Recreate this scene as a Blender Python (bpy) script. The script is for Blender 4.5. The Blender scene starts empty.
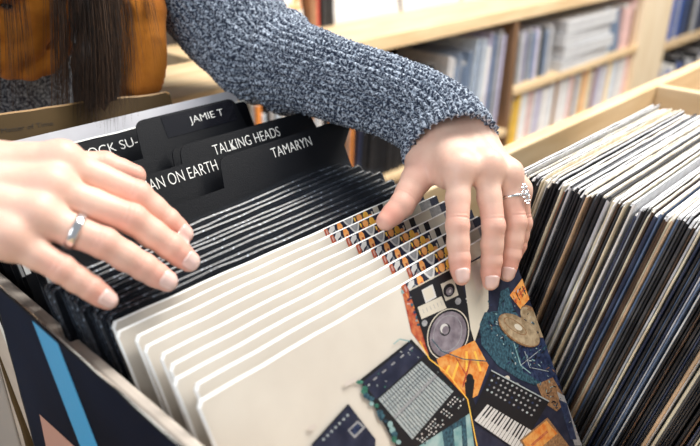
import bpy, math, random
import numpy as np
import openvdb
from mathutils import Vector, Matrix
PI = math.pi
C = bpy.context.scene.collection
EYE = 1.22                                   # eye height above the floor; z below is measured from it
# ------------------------------------------------------------------ camera frame
FPX = 687.0
PIT = math.atan(330 / FPX)
cp, sp = math.cos(PIT), math.sin(PIT)
RV = np.array([.692, -.722, 0.]); FV = np.array([.722, .692, 0.]); ZV = np.array([0, 0, 1.])
F3 = cp * FV - sp * ZV
D3 = -sp * FV - cp * ZV
def ray(px, py): return (px - 350) * RV + (py - 223) * D3 + FPX * F3
def at(px, py, d): return ray(px, py) * d / FPX              # point at depth d (metres)
def at_plane(px, py, P, n):
    r = ray(px, py); return r * (np.dot(P, n) / np.dot(r, n))
def W(p): return Vector((float(p[0]), float(p[1]), float(p[2]) + EYE))

# ------------------------------------------------------------------ materials
MATS = {}
def mat(name, col, rough=.6, spec=.5, col2=None, scale=40., detail=4., bump=0., bscale=None, metal=0., coat=0., sss=0., lo=.35, hi=.65, stretch=None, sheen=0.):
    if name in MATS: return MATS[name]
    m = bpy.data.materials.new(name); m.use_nodes = True
    nt = m.node_tree; N = nt.nodes; L = nt.links
    b = N['Principled BSDF']
    b.inputs['Base Color'].default_value = (*col, 1); b.inputs['Roughness'].default_value = rough
    b.inputs['Specular IOR Level'].default_value = spec; b.inputs['Metallic'].default_value = metal
    b.inputs['Coat Weight'].default_value = coat; b.inputs['Coat Roughness'].default_value = .12
    if sheen: b.inputs['Sheen Weight'].default_value = sheen
    if sss:
        b.inputs['Subsurface Weight'].default_value = sss
        b.inputs['Subsurface Radius'].default_value = (1., .35, .2); b.inputs['Subsurface Scale'].default_value = .006
    tc = N.new('ShaderNodeTexCoord'); src = tc.outputs['Object']
    if stretch:
        mp = N.new('ShaderNodeMapping'); mp.inputs['Scale'].default_value = stretch
        L.new(src, mp.inputs['Vector']); src = mp.outputs['Vector']
    if col2 is not None:
        n = N.new('ShaderNodeTexNoise'); n.inputs['Scale'].default_value = scale; n.inputs['Detail'].default_value = detail
        L.new(src, n.inputs['Vector'])
        r = N.new('ShaderNodeValToRGB'); r.color_ramp.elements[0].position = lo; r.color_ramp.elements[1].position = hi
        r.color_ramp.elements[0].color = (*col, 1); r.color_ramp.elements[1].color = (*col2, 1)
        L.new(n.outputs['Fac'], r.inputs['Fac']); L.new(r.outputs['Color'], b.inputs['Base Color'])
    if bump:
        n2 = N.new('ShaderNodeTexNoise'); n2.inputs['Scale'].default_value = bscale or scale; n2.inputs['Detail'].default_value = 3
        L.new(src, n2.inputs['Vector'])
        bp = N.new('ShaderNodeBump'); bp.inputs['Strength'].default_value = bump; bp.inputs['Distance'].default_value = .002
        L.new(n2.outputs['Fac'], bp.inputs['Height']); L.new(bp.outputs['Normal'], b.inputs['Normal'])
    MATS[name] = m
    return m

def wood(name, c1, c2, stretch): return mat(name, c1, .5, .4, c2, 3., 5., .12, 6., stretch=stretch)
PINE = wood('pine', (.78, .60, .38), (.66, .47, .26), (2, 14, 14))
PINE_Y = wood('pine_long', (.78, .62, .42), (.68, .50, .30), (14, 2, 14))
PINE_V = wood('pine_upright', (.90, .76, .56), (.82, .66, .45), (14, 14, 2))
RIM = wood('painted_rim', (.62, .55, .48), (.52, .46, .41), (14, 2, 14))

def clear_plastic():
    m = bpy.data.materials.new('clear_plastic'); m.use_nodes = True
    nt = m.node_tree; N = nt.nodes; L = nt.links
    b = N['Principled BSDF']; b.inputs['Base Color'].default_value = (.10, .12, .16, 1); b.inputs['Roughness'].default_value = .2
    b.inputs['Specular IOR Level'].default_value = .8
    t = N.new('ShaderNodeBsdfTransparent'); mx = N.new('ShaderNodeMixShader')
    lw = N.new('ShaderNodeLayerWeight'); lw.inputs['Blend'].default_value = .35
    tc = N.new('ShaderNodeTexCoord'); n = N.new('ShaderNodeTexNoise'); n.inputs['Scale'].default_value = 260; n.inputs['Detail'].default_value = 2
    L.new(tc.outputs['Object'], n.inputs['Vector'])
    bp = N.new('ShaderNodeBump'); bp.inputs['Strength'].default_value = .5; bp.inputs['Distance'].default_value = .001
    L.new(n.outputs['Fac'], bp.inputs['Height']); L.new(bp.outputs['Normal'], b.inputs['Normal'])
    mr = N.new('ShaderNodeMapRange'); mr.inputs['From Min'].default_value = 0; mr.inputs['From Max'].default_value = 1
    mr.inputs['To Min'].default_value = .01; mr.inputs['To Max'].default_value = .26
    L.new(lw.outputs['Facing'], mr.inputs['Value']); L.new(mr.outputs['Result'], mx.inputs['Fac'])
    L.new(t.outputs[0], mx.inputs[1]); L.new(b.outputs[0], mx.inputs[2])
    L.new(mx.outputs[0], N['Material Output'].inputs['Surface'])
    return m
PLASTIC = clear_plastic()

# ------------------------------------------------------------------ mesh builder
class MB:
    def __init__(s): s.v = []; s.f = []; s.m = []
    def quad(s, pts, mi=0):
        i = len(s.v); s.v += [tuple(map(float, p)) for p in pts]; s.f.append(tuple(range(i, i + len(pts)))); s.m.append(mi)
    def box(s, a, b, mi=0):
        (x0, y0, z0), (x1, y1, z1) = a, b
        i = len(s.v)
        s.v += [(x0, y0, z0), (x1, y0, z0), (x1, y1, z0), (x0, y1, z0), (x0, y0, z1), (x1, y0, z1), (x1, y1, z1), (x0, y1, z1)]
        for q in ((0, 3, 2, 1), (4, 5, 6, 7), (0, 1, 5, 4), (1, 2, 6, 5), (2, 3, 7, 6), (3, 0, 4, 7)):
            s.f.append(tuple(i + k for k in q)); s.m.append(mi)
    def grid(s, P, mi=0, wrap=False):
        P = np.asarray(P, float); n, m, _ = P.shape; i = len(s.v)
        s.v += [tuple(p) for p in P.reshape(-1, 3)]
        for a in range(n - 1):
            for b in range(m if wrap else m - 1):
                c = (b + 1) % m
                s.f.append((i + a * m + b, i + a * m + c, i + (a + 1) * m + c, i + (a + 1) * m + b)); s.m.append(mi)
    def tube(s, pts, rs, n=8, mi=0, caps=True):
        pts = [np.asarray(p, float) for p in pts]; rings = []
        for k, p in enumerate(pts):
            t = pts[min(k + 1, len(pts) - 1)] - pts[max(k - 1, 0)]; t = t / (np.linalg.norm(t) + 1e-12)
            u = np.cross(t, [.3, .5, .81]); u /= np.linalg.norm(u); w = np.cross(t, u)
            r = rs if np.isscalar(rs) else rs[k]
            rings.append([p + r * (math.cos(a) * u + math.sin(a) * w) for a in np.linspace(0, 2 * PI, n, endpoint=False)])
        i = len(s.v); s.grid(rings, mi, True)
        if caps:
            s.f.append(tuple(i + n - 1 - k for k in range(n))); s.m.append(mi)
            j = i + (len(pts) - 1) * n; s.f.append(tuple(j + k for k in range(n))); s.m.append(mi)
    def mesh(s, name, mats, smooth=False):
        me = bpy.data.meshes.new(name); me.from_pydata(s.v, [], s.f)
        for m in (mats if isinstance(mats, (list, tuple)) else [mats]): me.materials.append(m)
        me.polygons.foreach_set('material_index', s.m)
        me.polygons.foreach_set('use_smooth', [smooth] * len(s.f)); me.update()
        return me

def link(name, data, parent=None, loc=(0, 0, 0), rot=(0, 0, 0)):
    o = bpy.data.objects.new(name, data); C.objects.link(o); o.location = loc; o.rotation_euler = rot
    if parent is not None: o.parent = parent
    return o
def tag(o, label, cat, group=None, kind=None):
    o['label'] = label
    if cat: o['category'] = cat
    if group: o['group'] = group
    if kind: o['kind'] = kind
    return o
def bevel(o, w=.002, seg=2):
    b = o.modifiers.new('bevel', 'BEVEL'); b.width = w; b.segments = seg; b.limit_method = 'ANGLE'
    return o
ONES = ['', 'first', 'second', 'third', 'fourth', 'fifth', 'sixth', 'seventh', 'eighth', 'ninth', 'tenth', 'eleventh', 'twelfth', 'thirteenth', 'fourteenth', 'fifteenth', 'sixteenth', 'seventeenth', 'eighteenth', 'nineteenth']
def ordinal(n):
    if n == 100: return 'hundredth'
    if n > 100: return 'hundred and ' + ordinal(n - 100)
    if n < 20: return ONES[n]
    t, u = divmod(n, 10); T = {2: 'twent', 3: 'thirt', 4: 'fort', 5: 'fift', 6: 'sixt', 7: 'sevent', 8: 'eight', 9: 'ninet'}[t]
    return T + 'ieth' if u == 0 else T + 'y-' + ONES[u]

# ------------------------------------------------------------------ setting
def struct(name, a, b, m):
    mb = MB(); mb.box(a, b); o = link(name, mb.mesh(name, m)); o['kind'] = 'structure'; return o
FLOOR = mat('floor_boards', (.30, .22, .15), .55, .4, (.22, .15, .10), 3, 5, .1, 8, stretch=(1, 8, 1))
PLASTER = mat('plaster', (.80, .78, .74), .9, .2, (.74, .72, .68), 2.5, 4, .05, 60)
struct('floor', (-3, -3, -.05), (6.5, 4.2, 0), FLOOR)
struct('wall_back', (-3, 4.2, 0), (6.5, 4.3, 3.0), PLASTER)
struct('wall_right', (6.5, -3, 0), (6.6, 4.3, 3.0), PLASTER)

# ------------------------------------------------------------------ the record rack (one piece of furniture)
rack = link('record_rack', None, loc=(.6, .3, 0))
tag(rack, 'pale wooden record rack with two open bins standing in the foreground', 'record rack')
def rack_part(name, a, b, m, bev=.0025):
    mb = MB(); mb.box((a[0] - .6, a[1] - .3, a[2] + EYE), (b[0] - .6, b[1] - .3, b[2] + EYE))
    return bevel(link(name, mb.mesh(name, m), rack), bev)
FLZ = -.560
rack_part('bin_floor', (.135, -.12, FLZ - .015), (1.45, .745, FLZ), PINE)
p = rack_part('side_panel', (.147, -.12, FLZ), (.157, .745, -.281), RIM, .003); p['label'] = 'grey beige painted side panel'
rack_part('divider_panel', (.515, -.12, FLZ), (.531, .390, -.50), PINE_Y)
rack_part('rear_panel', (.515, .398, FLZ), (1.45, .418, -.279), PINE)
rack_part('end_panel', (1.128, -.12, FLZ), (1.146, .398, -.279), PINE_Y)
rack_part('end_panel', (.515, .418, FLZ), (.531, .745, -.345), PINE_Y)
rack_part('rear_panel', (.149, .690, FLZ), (.515, .708, -.235), PINE)
rack_part('rear_ledge', (-.12, .690, -.235), (.515, .735, -.215), PINE)
rack_part('corner_shelf', (.385, .735, -.235), (.62, .84, -.215), PINE)
rack_part('front_panel', (.131, -.14, FLZ), (1.45, -.12, -.33), PINE)
for (x, y) in ((.15, -.11), (.15, .70), (1.40, -.11), (1.40, .36), (.52, .70)):
    rack_part('leg', (x, y, -EYE), (x + .045, y + .035, FLZ - .015), PINE_V)
rack_part('cross_panel', (-.20, .585, -.612), (.147, .60, -.284), mat('grey_paint', (.55, .54, .54), .6))
rack_part('side_panel', (-.215, -.12, -.612), (-.20, .745, -.32), PINE_Y)
rack_part('bin_floor', (-.20, -.12, -.630), (.146, .745, -.612), PINE)

# ------------------------------------------------------------------ sleeves
def sleeve_mesh(name, w, h, t, mats, rng, worn=.0006, bow=.0, rad=.003):
    """flat board sleeve: rounded worn outline, thin rounded rim, slight bow; 0 cover, 1 side rim, 2 top rim"""
    out = []
    def seg(p, q, n):
        for k in range(n): out.append((p[0] + (q[0] - p[0]) * k / n, p[1] + (q[1] - p[1]) * k / n))
    W2 = w / 2
    seg((-W2 + rad, 0), (W2 - rad, 0), 10); seg((W2 - rad, 0), (W2, rad), 2)
    seg((W2, rad), (W2, h - rad), 10); seg((W2, h - rad), (W2 - rad, h), 2)
    seg((W2 - rad, h), (-W2 + rad, h), 14); seg((-W2 + rad, h), (-W2, h - rad), 2)
    seg((-W2, h - rad), (-W2, rad), 14); seg((-W2, rad), (-W2 + rad, 0), 2)
    out = [(x + rng.gauss(0, worn) * (abs(z) > .001), z + rng.gauss(0, worn) * (z > .01)) for x, z in out]
    n = len(out); mb = MB()
    def yb(x, z): return bow * (1 - (2 * x / w) ** 2) + bow * .6 * (z / h)
    loops = []
    for (ins, y) in ((t * .45, -t / 2), (0, -t * .28), (0, t * .28), (t * .45, t / 2)):
        lp = []
        for x, z in out:
            sx = 1 - 2 * ins / w; sz = 1 - 2 * ins / h
            lp.append((x * sx, y + yb(x, z), (z - h / 2) * sz + h / 2))
        loops.append(lp)
    P = np.array(loops)
    mb.v = [tuple(p) for p in P.reshape(-1, 3)]
    for a in range(3):
        for b in range(n):
            c = (b + 1) % n; z = (out[b][1] + out[c][1]) / 2; x = (out[b][0] + out[c][0]) / 2
            mi = 2 if z > h - rad * .8 else 1
            mb.f.append((a * n + b, a * n + c, (a + 1) * n + c, (a + 1) * n + b)); mb.m.append(mi)
    cF = len(mb.v); mb.v.append((0, -t / 2 + yb(0, h / 2), h / 2)); mb.v.append((0, t / 2 + yb(0, h / 2), h / 2))
    for b in range(n):
        c = (b + 1) % n
        mb.f.append((cF, c, b)); mb.m.append(0)
        mb.f.append((cF + 1, 3 * n + b, 3 * n + c)); mb.m.append(0)
    return mb.mesh(name, mats)

def outer_mesh(w, h, t, rng):
    """clear plastic outer sleeve: a folded sheet with a wavy open lip"""
    mb = MB(); nx = 26; lip = .004
    xs = np.linspace(-w / 2 - .002, w / 2 + .002, nx)
    rows = []
    ph = rng.uniform(0, 6)
    for z, off in ((0, 0), (h * .5, 0), (h - .01, 0), (h + lip, 1)):
        rows.append([(x, -t / 2 - .0004 - off * .0006 * math.sin(x * 60 + ph), z + off * .0012 * math.sin(x * 37 + ph)) for x in xs])
    mb.grid(rows)
    rows = [[(x, t / 2 + .0004 + off * .0006 * math.sin(x * 45 + ph), z + off * .001 * math.sin(x * 29 + ph)) for x in xs] for z, off in ((0, 0), (h * .5, 0), (h - .01, 0), (h + lip * .6, 1))]
    mb.grid(rows)
    mb.quad([(-w / 2 - .002, -t / 2 - .0004, 0), (-w / 2 - .002, t / 2 + .0004, 0), (-w / 2 - .002, t / 2 + .0004, h), (-w / 2 - .002, -t / 2 - .0004, h)])
    mb.quad([(w / 2 + .002, -t / 2 - .0004, 0), (w / 2 + .002, t / 2 + .0004, 0), (w / 2 + .002, t / 2 + .0004, h), (w / 2 + .002, -t / 2 - .0004, h)])
    return mb.mesh('outer_sleeve', PLASTIC, True)

def stand(o, xc, ytop, ztop, h, lean, rz=0.):
    """put a sleeve (origin at the middle of its bottom edge) so that its top edge passes (xc, ytop, ztop); lean > 0 leans back"""
    o.rotation_euler = (-lean, 0, rz)
    M = Matrix.Rotation(rz, 3, 'Z') @ Matrix.Rotation(-lean, 3, 'X')
    d = M @ Vector((0, 0, h))
    o.location = Vector((xc, ytop, ztop + EYE)) - d

# ---- right bin
SIDE = {'black': (.012, .012, .016), 'dark navy': (.02, .03, .07), 'charcoal': (.05, .052, .06), 'dark brown': (.07, .04, .025), 'tan': (.50, .36, .24),
        'white': (.80, .79, .78), 'pale grey': (.45, .46, .50), 'slate blue': (.10, .15, .26), 'cream': (.72, .62, .48), 'rust': (.36, .14, .06)}
PICK = ['black'] * 16 + ['dark navy'] * 5 + ['charcoal'] * 5 + ['dark brown'] * 3 + ['tan'] * 3 + ['white'] * 2 + ['pale grey'] * 4 + ['slate blue'] * 2 + ['cream'] * 3 + ['rust']
PAPERS = [mat('paper_white', (.85, .84, .83), .8, .2, (.74, .73, .74), 90, 3, .2, 300), mat('paper_grey', (.70, .70, .72), .8, .2, (.55, .55, .58), 90, 3, .2, 300),
          mat('paper_cream', (.82, .77, .68), .8, .2, (.62, .53, .42), 70, 3, .2, 300), mat('paper_black', (.03, .03, .035), .6, .3),
          mat('paper_blue', (.25, .45, .62), .7, .3, (.75, .8, .85), 60, 2), mat('paper_red', (.62, .16, .12), .7, .3, (.85, .8, .78), 60, 2)]
def edge_mat(c):
    k = SIDE[c]; return mat('spine_' + c.replace(' ', '_'), k, .5, .45, tuple(min(1, v * 1.5 + .02) for v in k), 130, 3, .25, 240, stretch=(1, 1, .25))
rng = random.Random(7)
H = .313
LEAN_R = -math.radians(12.5)
y = .309; i = 0
GRP_R = 'records in the right bin'
while y > .02 and i < 118:
    i += 1
    t = rng.choice([.0016, .0018, .0022, .0022, .0026, .0034])
    c = rng.choice(PICK)
    pm = rng.choices([0, 1, 2, 3, 4, 5], [9, 5, 2.5, 1.6, .5, .3])[0]
    if c in ('tan', 'cream'): pm = 2
    me = sleeve_mesh('record_sleeve', .314, H, t, [edge_mat(c), edge_mat(c), PAPERS[pm]], rng, worn=.00035 if c not in ('tan', 'cream') else .0008, rad=rng.choice([.002, .003, .006]))  # paper tops over dark spines; their contrast also paints in the overhead light
    o = link('record_sleeve', me)
    tag(o, f"{c} edged record sleeve, {ordinal(i)} from the wooden back wall, right bin", 'record', GRP_R)
    stand(o, .556 + .157 + rng.gauss(0, .0022), y - t / 2, -.2415 + rng.gauss(0, .0020) - .004 * (rng.random() < .1), H, LEAN_R, rng.gauss(0, .0008))
    if rng.random() < .10:
        c2 = link('outer_sleeve', outer_mesh(.314, H - .002, t * .8, rng), o); c2['label'] = 'clear plastic outer sleeve'
    y -= (t + .0003 + rng.choice([0, 0, 0, .0004, .0010])) / math.cos(LEAN_R)

# ---- left bin: cream records in front
XC = .318
LEAN = math.radians(29.1)
CREAM = mat('cream_cover', (.63, .58, .51), .5, .3, (.56, .505, .44), 22, 5, 0, lo=.3, hi=.75)
CREAM_E = mat('cream_rim', (.92, .92, .91), .6, .3)
P1 = np.array([.485, .2785, -.264]); NRM = np.array([0, -math.cos(LEAN), math.sin(LEAN)]); TDN = np.array([0, -math.sin(LEAN), -math.cos(LEAN)])
def cov(px, py):
    q = at_plane(px, py, P1, NRM) - P1
    return (q[0], np.dot(q, TDN))                    # metres left(-)/right of the right edge, and down from the top edge
INK = {}
def ink(name, c, c2=None, sc=200):
    q = .78
    INK[name] = mat('ink_' + name, tuple(q * v for v in c), .45, .3, c2 and tuple(q * v for v in c2), sc, 3); return name
for a in (('navy', (.012, .016, .04), (.03, .035, .07), 90), ('black', (.012, .012, .016)), ('grey', (.42, .42, .43), (.30, .30, .32), 300), ('white', (.72, .70, .68)), ('cream', (.72, .66, .55)),
          ('orange', (.75, .20, .03), (.85, .42, .12), 220), ('yellow', (1., .66, .10), (1., .50, .08), 300), ('red', (.40, .05, .03), (.65, .2, .08), 250), ('teal', (.012, .035, .06), (.06, .15, .20), 420),
          ('green', (.03, .14, .10), (.10, .30, .22), 200), ('gold', (.26, .18, .10), (.55, .43, .28), 160), ('denim', (.008, .015, .05), (.04, .06, .14), 300), ('cone', (.16, .13, .16), (.32, .28, .32), 120),
          ('brown', (.20, .10, .05), (.42, .24, .12), 400), ('steel', (.34, .40, .42), (.52, .56, .56), 500), ('aqua', (.15, .34, .36), (.40, .55, .55), 80), ('pink', (.62, .38, .33)), ('ghost', (.74, .66, .60)), ('flame', (1., .36, .08), (1., .52, .20), 300)): ink(*a)
INKS = list(INK)
XL0 = -.314
class Art:
    def __init__(s): s.mb = MB(); s.k = 0
    def put(s, uv, c):
        s.k += 1; e = .00012 + .0000022 * s.k
        # clip to the sheet
        def clip(P, ax, lim, keep):
            R = []
            for i in range(len(P)):
                a, b = P[i], P[(i + 1) % len(P)]
                ia, ib = keep(a[ax], lim), keep(b[ax], lim)
                if ia: R.append(a)
                if ia != ib:
                    t = (lim - a[ax]) / (b[ax] - a[ax]); R.append((a[0] + t * (b[0] - a[0]), a[1] + t * (b[1] - a[1])))
            return R
        uv = clip(uv, 0, -.0008, lambda v, l: v <= l)
        if len(uv) > 2: uv = clip(uv, 1, .0008, lambda v, l: v >= l)
        if len(uv) > 2: uv = clip(uv, 1, .312, lambda v, l: v <= l)
        if len(uv) < 3: return
        ar = sum(uv[i][0] * uv[(i + 1) % len(uv)][1] - uv[(i + 1) % len(uv)][0] * uv[i][1] for i in range(len(uv)))
        if ar > 0: uv = uv[::-1]
        s.mb.quad([(.161 + u, -.0016 - e, H - v) for u, v in uv], INKS.index(c))
    def poly(s, pts, c): s.put([cov(*q) for q in pts], c)
    def ell(s, cx, cy, rx, ry, c, ang=0., n=28):
        s.poly([(cx + rx * math.cos(a) * math.cos(ang) - ry * math.sin(a) * math.sin(ang), cy + rx * math.cos(a) * math.sin(ang) + ry * math.sin(a) * math.cos(ang)) for a in np.linspace(0, 2 * PI, n, endpoint=False)], c)
    def line(s, a, b, w, c):
        a = np.array(a, float); b = np.array(b, float); d = (b - a) / np.linalg.norm(b - a); q = np.array([-d[1], d[0]]) * w / 2
        s.poly([a + q, b + q, b - q, a - q], c)
    def path(s, pts, w, c):
        for a, b in zip(pts[:-1], pts[1:]): s.line(a, b, w, c)
def mix(Q, u, v):
    a, b, c, d = [np.array(q, float) for q in Q]
    return (a * (1 - u) + b * u) * (1 - v) + (d * (1 - u) + c * u) * v

UVL = cov(400, 283)[0]                               # left edge of the printed picture
def top_row(A, L):
    """row of small figures along the top of the picture, in metres"""
    Wd = -L
    def R(a, b, c, d, col): A.put([(L + Wd * a, c), (L + Wd * b, c), (L + Wd * b, d), (L + Wd * a, d)], col)
    def Pg(pts, col): A.put([(L + Wd * u, v) for u, v in pts], col)
    R(0, 1, .0, .0135, 'navy')
    rr = random.Random(3)
    Pg([(.0, .001), (.028, .0005), (.036, .006), (.022, .012), (.0, .0125)], 'red'); Pg([(.012, .003), (.024, .002), (.026, .006), (.014, .007)], 'pink'); Pg([(.004, .008), (.016, .008), (.012, .012)], 'orange')
    Pg([(.036, .004), (.062, .001), (.10, .0015), (.092, .005), (.06, .0065), (.044, .009)], 'white'); Pg([(.066, .009), (.098, .005), (.112, .0105)], 'grey'); Pg([(.05, .0095), (.075, .0075), (.08, .0115)], 'pink')
    Pg([(.118, .005), (.126, .001), (.156, .001), (.168, .004), (.164, .0085), (.15, .0105), (.122, .010)], 'flame'); Pg([(.135, .006), (.158, .006), (.15, .0105)], 'red')
    Pg([(.185 + .105 * k / 10, .0005 + .0085 * math.sin(PI * k / 10)) for k in range(11)], 'white')
    Pg([(.20 + .075 * k / 10, .0005 + .0060 * math.sin(PI * k / 10)) for k in range(11)], 'grey')
    for k in range(16):
        a = .285 + .0125 * k * .95; b = rr.uniform(.0005, .0065); Pg([(a, b), (a + .016, b + rr.uniform(-.0005, .001)), (a + .018, b + .0035), (a + .003, b + .004)], rr.choice(['yellow', 'flame', 'yellow', 'flame', 'red', 'cream', 'brown']))
    for c in (.34, .405): Pg([(c + .026 * math.cos(t), .0045 + .0036 * math.sin(t)) for t in np.linspace(0, 2 * PI, 12, endpoint=False)], 'yellow' if c > .4 else 'flame')
    R(.49, .545, .0, .0125, 'cream'); Pg([(.545, .0), (.60, .0), (.58, .012), (.56, .012)], 'black'); R(.60, .78, .0, .0125, 'cream'); R(.78, .9, .001, .010, 'grey')
    for k in range(30): R(.03 + .03 * k, .045 + .03 * k, .0118, .0124, 'white')
def full_art():
    A = Art(); rr = random.Random(11)
    A.poly([(400, 284), (512, 222), (600, 470), (440, 470), (428, 352), (411, 333)], 'navy')
    A.poly([(400, 284), (412, 278), (432, 350), (436, 366), (420, 345), (411, 333)], 'red')
    for k in range(26):
        u = rr.random(); x = 402 + u * 22 + rr.uniform(-1, 5); yy = 287 + u * 52 + rr.uniform(-3, 3)
        A.ell(x, yy, rr.uniform(1, 2.4), rr.uniform(1, 2.6), rr.choice(['orange', 'teal', 'aqua', 'pink', 'denim', 'black']), n=7)
    top_row(A, UVL)
    # loudspeaker
    A.poly([(409, 292), (455, 268), (480, 338), (431, 364)], 'black')
    A.line((409, 291), (455, 267), 1.2, 'cream')
    A.poly([(421, 291), (432, 285), (436, 298), (425, 304)], 'white'); A.poly([(422, 292), (431, 287), (434, 297), (426, 302)], 'cream')
    A.poly([(440, 285), (453, 279), (458, 296), (445, 302)], 'cream')
    A.ell(448.5, 291, 5.6, 7, 'black', .4); A.ell(449, 292, 3.3, 4.2, 'cone', .4); A.ell(449.5, 292, 1.3, 1.8, 'white', .4, 10)
    A.poly([(417, 308), (441, 297), (446, 309), (421, 320)], 'cream')
    for k in range(6): A.line((422 + k * 3.6, 310 - k * 1.6), (423.6 + k * 3.6, 314 - k * 1.6), .5, 'grey')
    A.ell(457.5, 302, 3, 3.6, 'grey', .3, 12); A.ell(424, 324, 2.8, 3.4, 'grey', .3, 12)
    A.ell(447.5, 335, 20.5, 26.5, 'cream', .32); A.ell(447.5, 335, 19.5, 25.4, 'black', .32); A.ell(447.5, 335, 17.8, 23.4, 'cone', .32)
    A.ell(447, 334, 14, 18.6, 'grey', .32); A.ell(447, 334, 13.4, 18, 'cone', .32); A.ell(444.5, 330.5, 5.2, 6.4, 'black', .32); A.ell(443.6, 329.3, 4, 5, 'white', .32, 16); A.ell(445, 331, 3.4, 4.4, 'cone', .32, 16)
    for k in range(9): A.line((465 + k * 1.2, 300 + k * 3.4), (467 + k * 1.2, 299 + k * 3.4), 1.5, 'white')
    # pale field and orange wood
    A.poly([(462, 268), (487, 255), (488, 309), (481, 322), (474, 343), (470, 330)], 'cream')
    A.poly([(470, 268), (480, 262), (486, 288), (476, 292)], 'ghost')
    A.poly([(474, 341), (488, 366), (477, 396), (466, 402), (440, 372), (436, 360)], 'orange')
    for a, b in (((458, 362), (452, 380)), ((466, 352), (466, 372)), ((474, 352), (480, 372)), ((449, 366), (445, 374))): A.line(a, b, 2.2, 'yellow')
    A.line((470, 360), (462, 388), 1.6, 'red'); A.line((455, 358), (474, 390), 1.2, 'red')
    A.poly([(464, 384), (470, 376), (474, 381), (472, 398), (478, 416), (466, 410)], 'black'); A.ell(469, 379, 3.6, 4.6, 'black', 0, 12)
    # teal guitar and jeans
    A.poly([(479, 325), (484, 313), (497, 312), (500, 292), (508, 288), (512, 308), (524, 326), (536, 350), (553, 382), (540, 388), (519, 380), (497, 366), (488, 354), (481, 346)], 'teal')
    A.poly([(516, 336), (538, 330), (566, 384), (549, 388), (522, 372)], 'denim')
    A.path([(508, 322), (514, 346), (520, 366), (530, 374)], 1.0, 'aqua'); A.path([(524, 352), (529, 368), (548, 372)], .7, 'steel'); A.path([(520, 366), (540, 350)], .6, 'steel')
    A.poly([(509, 296), (524, 276), (532, 296), (520, 310)], 'orange')
    for k in range(5): A.line((512 + 3.2 * k, 296 - 3 * k), (516 + 3 * k, 304 - 3 * k), 1.0, rr.choice(['red', 'black']))
    A.line((514, 303), (527, 284), 1.0, 'red')
    A.ell(533, 322, 19, 9, 'brown', .95); A.ell(532, 323, 18, 8, 'gold', .95)
    A.ell(518, 331, 24, 12, 'brown', .62); A.ell(518.6, 331, 23, 11.2, 'gold', .62); A.ell(516, 329, 12, 5.6, 'brown', .62); A.ell(516, 329, 11, 5, 'gold', .62); A.ell(519, 329, 5, 3, 'cream', .62, 12)
    A.poly([(536, 385), (552, 378), (566, 402), (556, 412), (544, 404)], 'brown')
    A.poly([(556, 392), (570, 400), (584, 446), (574, 446)], 'grey'); A.poly([(558, 400), (566, 404), (576, 440), (570, 440)], 'denim')
    A.ell(515, 388, 4, 5, 'grey', .4, 12); A.ell(506, 380, 3, 4, 'cream', .4, 10)
    for q in range(230):                 # small busy detail of the photo print
        u, v = rr.random(), rr.random(); x, yy = mix([(484, 300), (522, 286), (582, 440), (548, 400)], u, v)
        if rr.random() < .4: x, yy = 482 + 30 * rr.random() + 30 * v, 312 + 62 * v * rr.random() + 10
        a = rr.uniform(0, 3); A.ell(x, yy, rr.uniform(.4, 2.6), rr.uniform(.3, .9), rr.choice(['denim', 'teal', 'black', 'navy', 'black', 'steel', 'brown', 'teal', 'aqua', 'denim']), a, 6)
    A.ell(518, 331, 24, 11.5, 'brown', .62); A.ell(518.6, 330.6, 23.2, 10.6, 'gold', .62); A.ell(514, 327, 14, 5, 'brown', .62, 16); A.ell(514, 327, 12.6, 4.2, 'gold', .62, 16); A.ell(517, 328, 4.5, 2.6, 'cream', .62, 12)
    # keyboard synthesizer
    Q = [(490, 371), (548, 402), (520, 448), (470, 416)]
    A.poly(Q, 'black'); A.line((490, 371), (548, 402), 1.2, 'steel')
    for r in range(4):
        for k in range(11):
            x, yy = mix(Q, .07 + .08 * k, .07 + .105 * r); A.ell(x, yy, 1.3, 1.2, rr.choice(['grey', 'steel', 'grey', 'denim']), 0, 7)
    K = [(486, 405), (530, 431), (518, 452), (473, 421)]
    A.poly(K, 'white')
    for k in range(1, 15): A.line(mix(K, k / 15, 0), mix(K, k / 15, 1), .5, 'black')
    for k in range(1, 15):
        if k % 7 in (3, 0): continue
        A.line(mix(K, k / 15, 0), mix(K, k / 15, .6), 1.6, 'black')
    A.poly([(518, 441), (546, 418), (572, 452), (540, 470)], 'brown'); A.poly([(521, 441), (545, 421), (556, 434), (530, 456)], 'orange'); A.line((530, 446), (546, 432), 2.5, 'red')
    # mixing desk
    A.poly([(410, 431), (467, 404), (476, 470), (400, 470)], 'aqua'); A.poly([(440, 428), (464, 414), (468, 470), (446, 470)], 'teal'); A.poly([(452, 430), (460, 426), (462, 470), (455, 470)], 'aqua')
    A.poly([(358, 381), (410, 340), (468, 402), (468, 414), (414, 449), (396, 449)], 'black')
    A.poly([(361, 383), (409, 344), (423, 356), (375, 400)], 'navy')
    for k in range(5): A.line((372 + 9 * k, 381 - 7.5 * k), (375.5 + 9 * k, 378 - 7.5 * k), 1.6, 'grey')
    G = [(377, 400), (420, 362), (452, 392), (411, 440)]
    A.poly(G, 'steel')
    for k in range(1, 19): A.line(mix(G, k / 19, 0), mix(G, k / 19, 1), .8, 'black')
    for r in (.12, .22, .3, .5): A.line(mix(G, 0, r), mix(G, 1, r), .5, 'navy')
    A.line(mix(G, 0, .46), mix(G, 1, .46), 2.4, 'grey')
    for k in range(18):
        for r in range(4):
            x, yy = mix([(414, 440), (453, 396), (464, 404), (424, 446)], (k + .5) / 18, .1 + .25 * r); A.ell(x, yy, .95, .95, rr.choice(['white', 'steel', 'white', 'black']), 0, 6)
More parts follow.
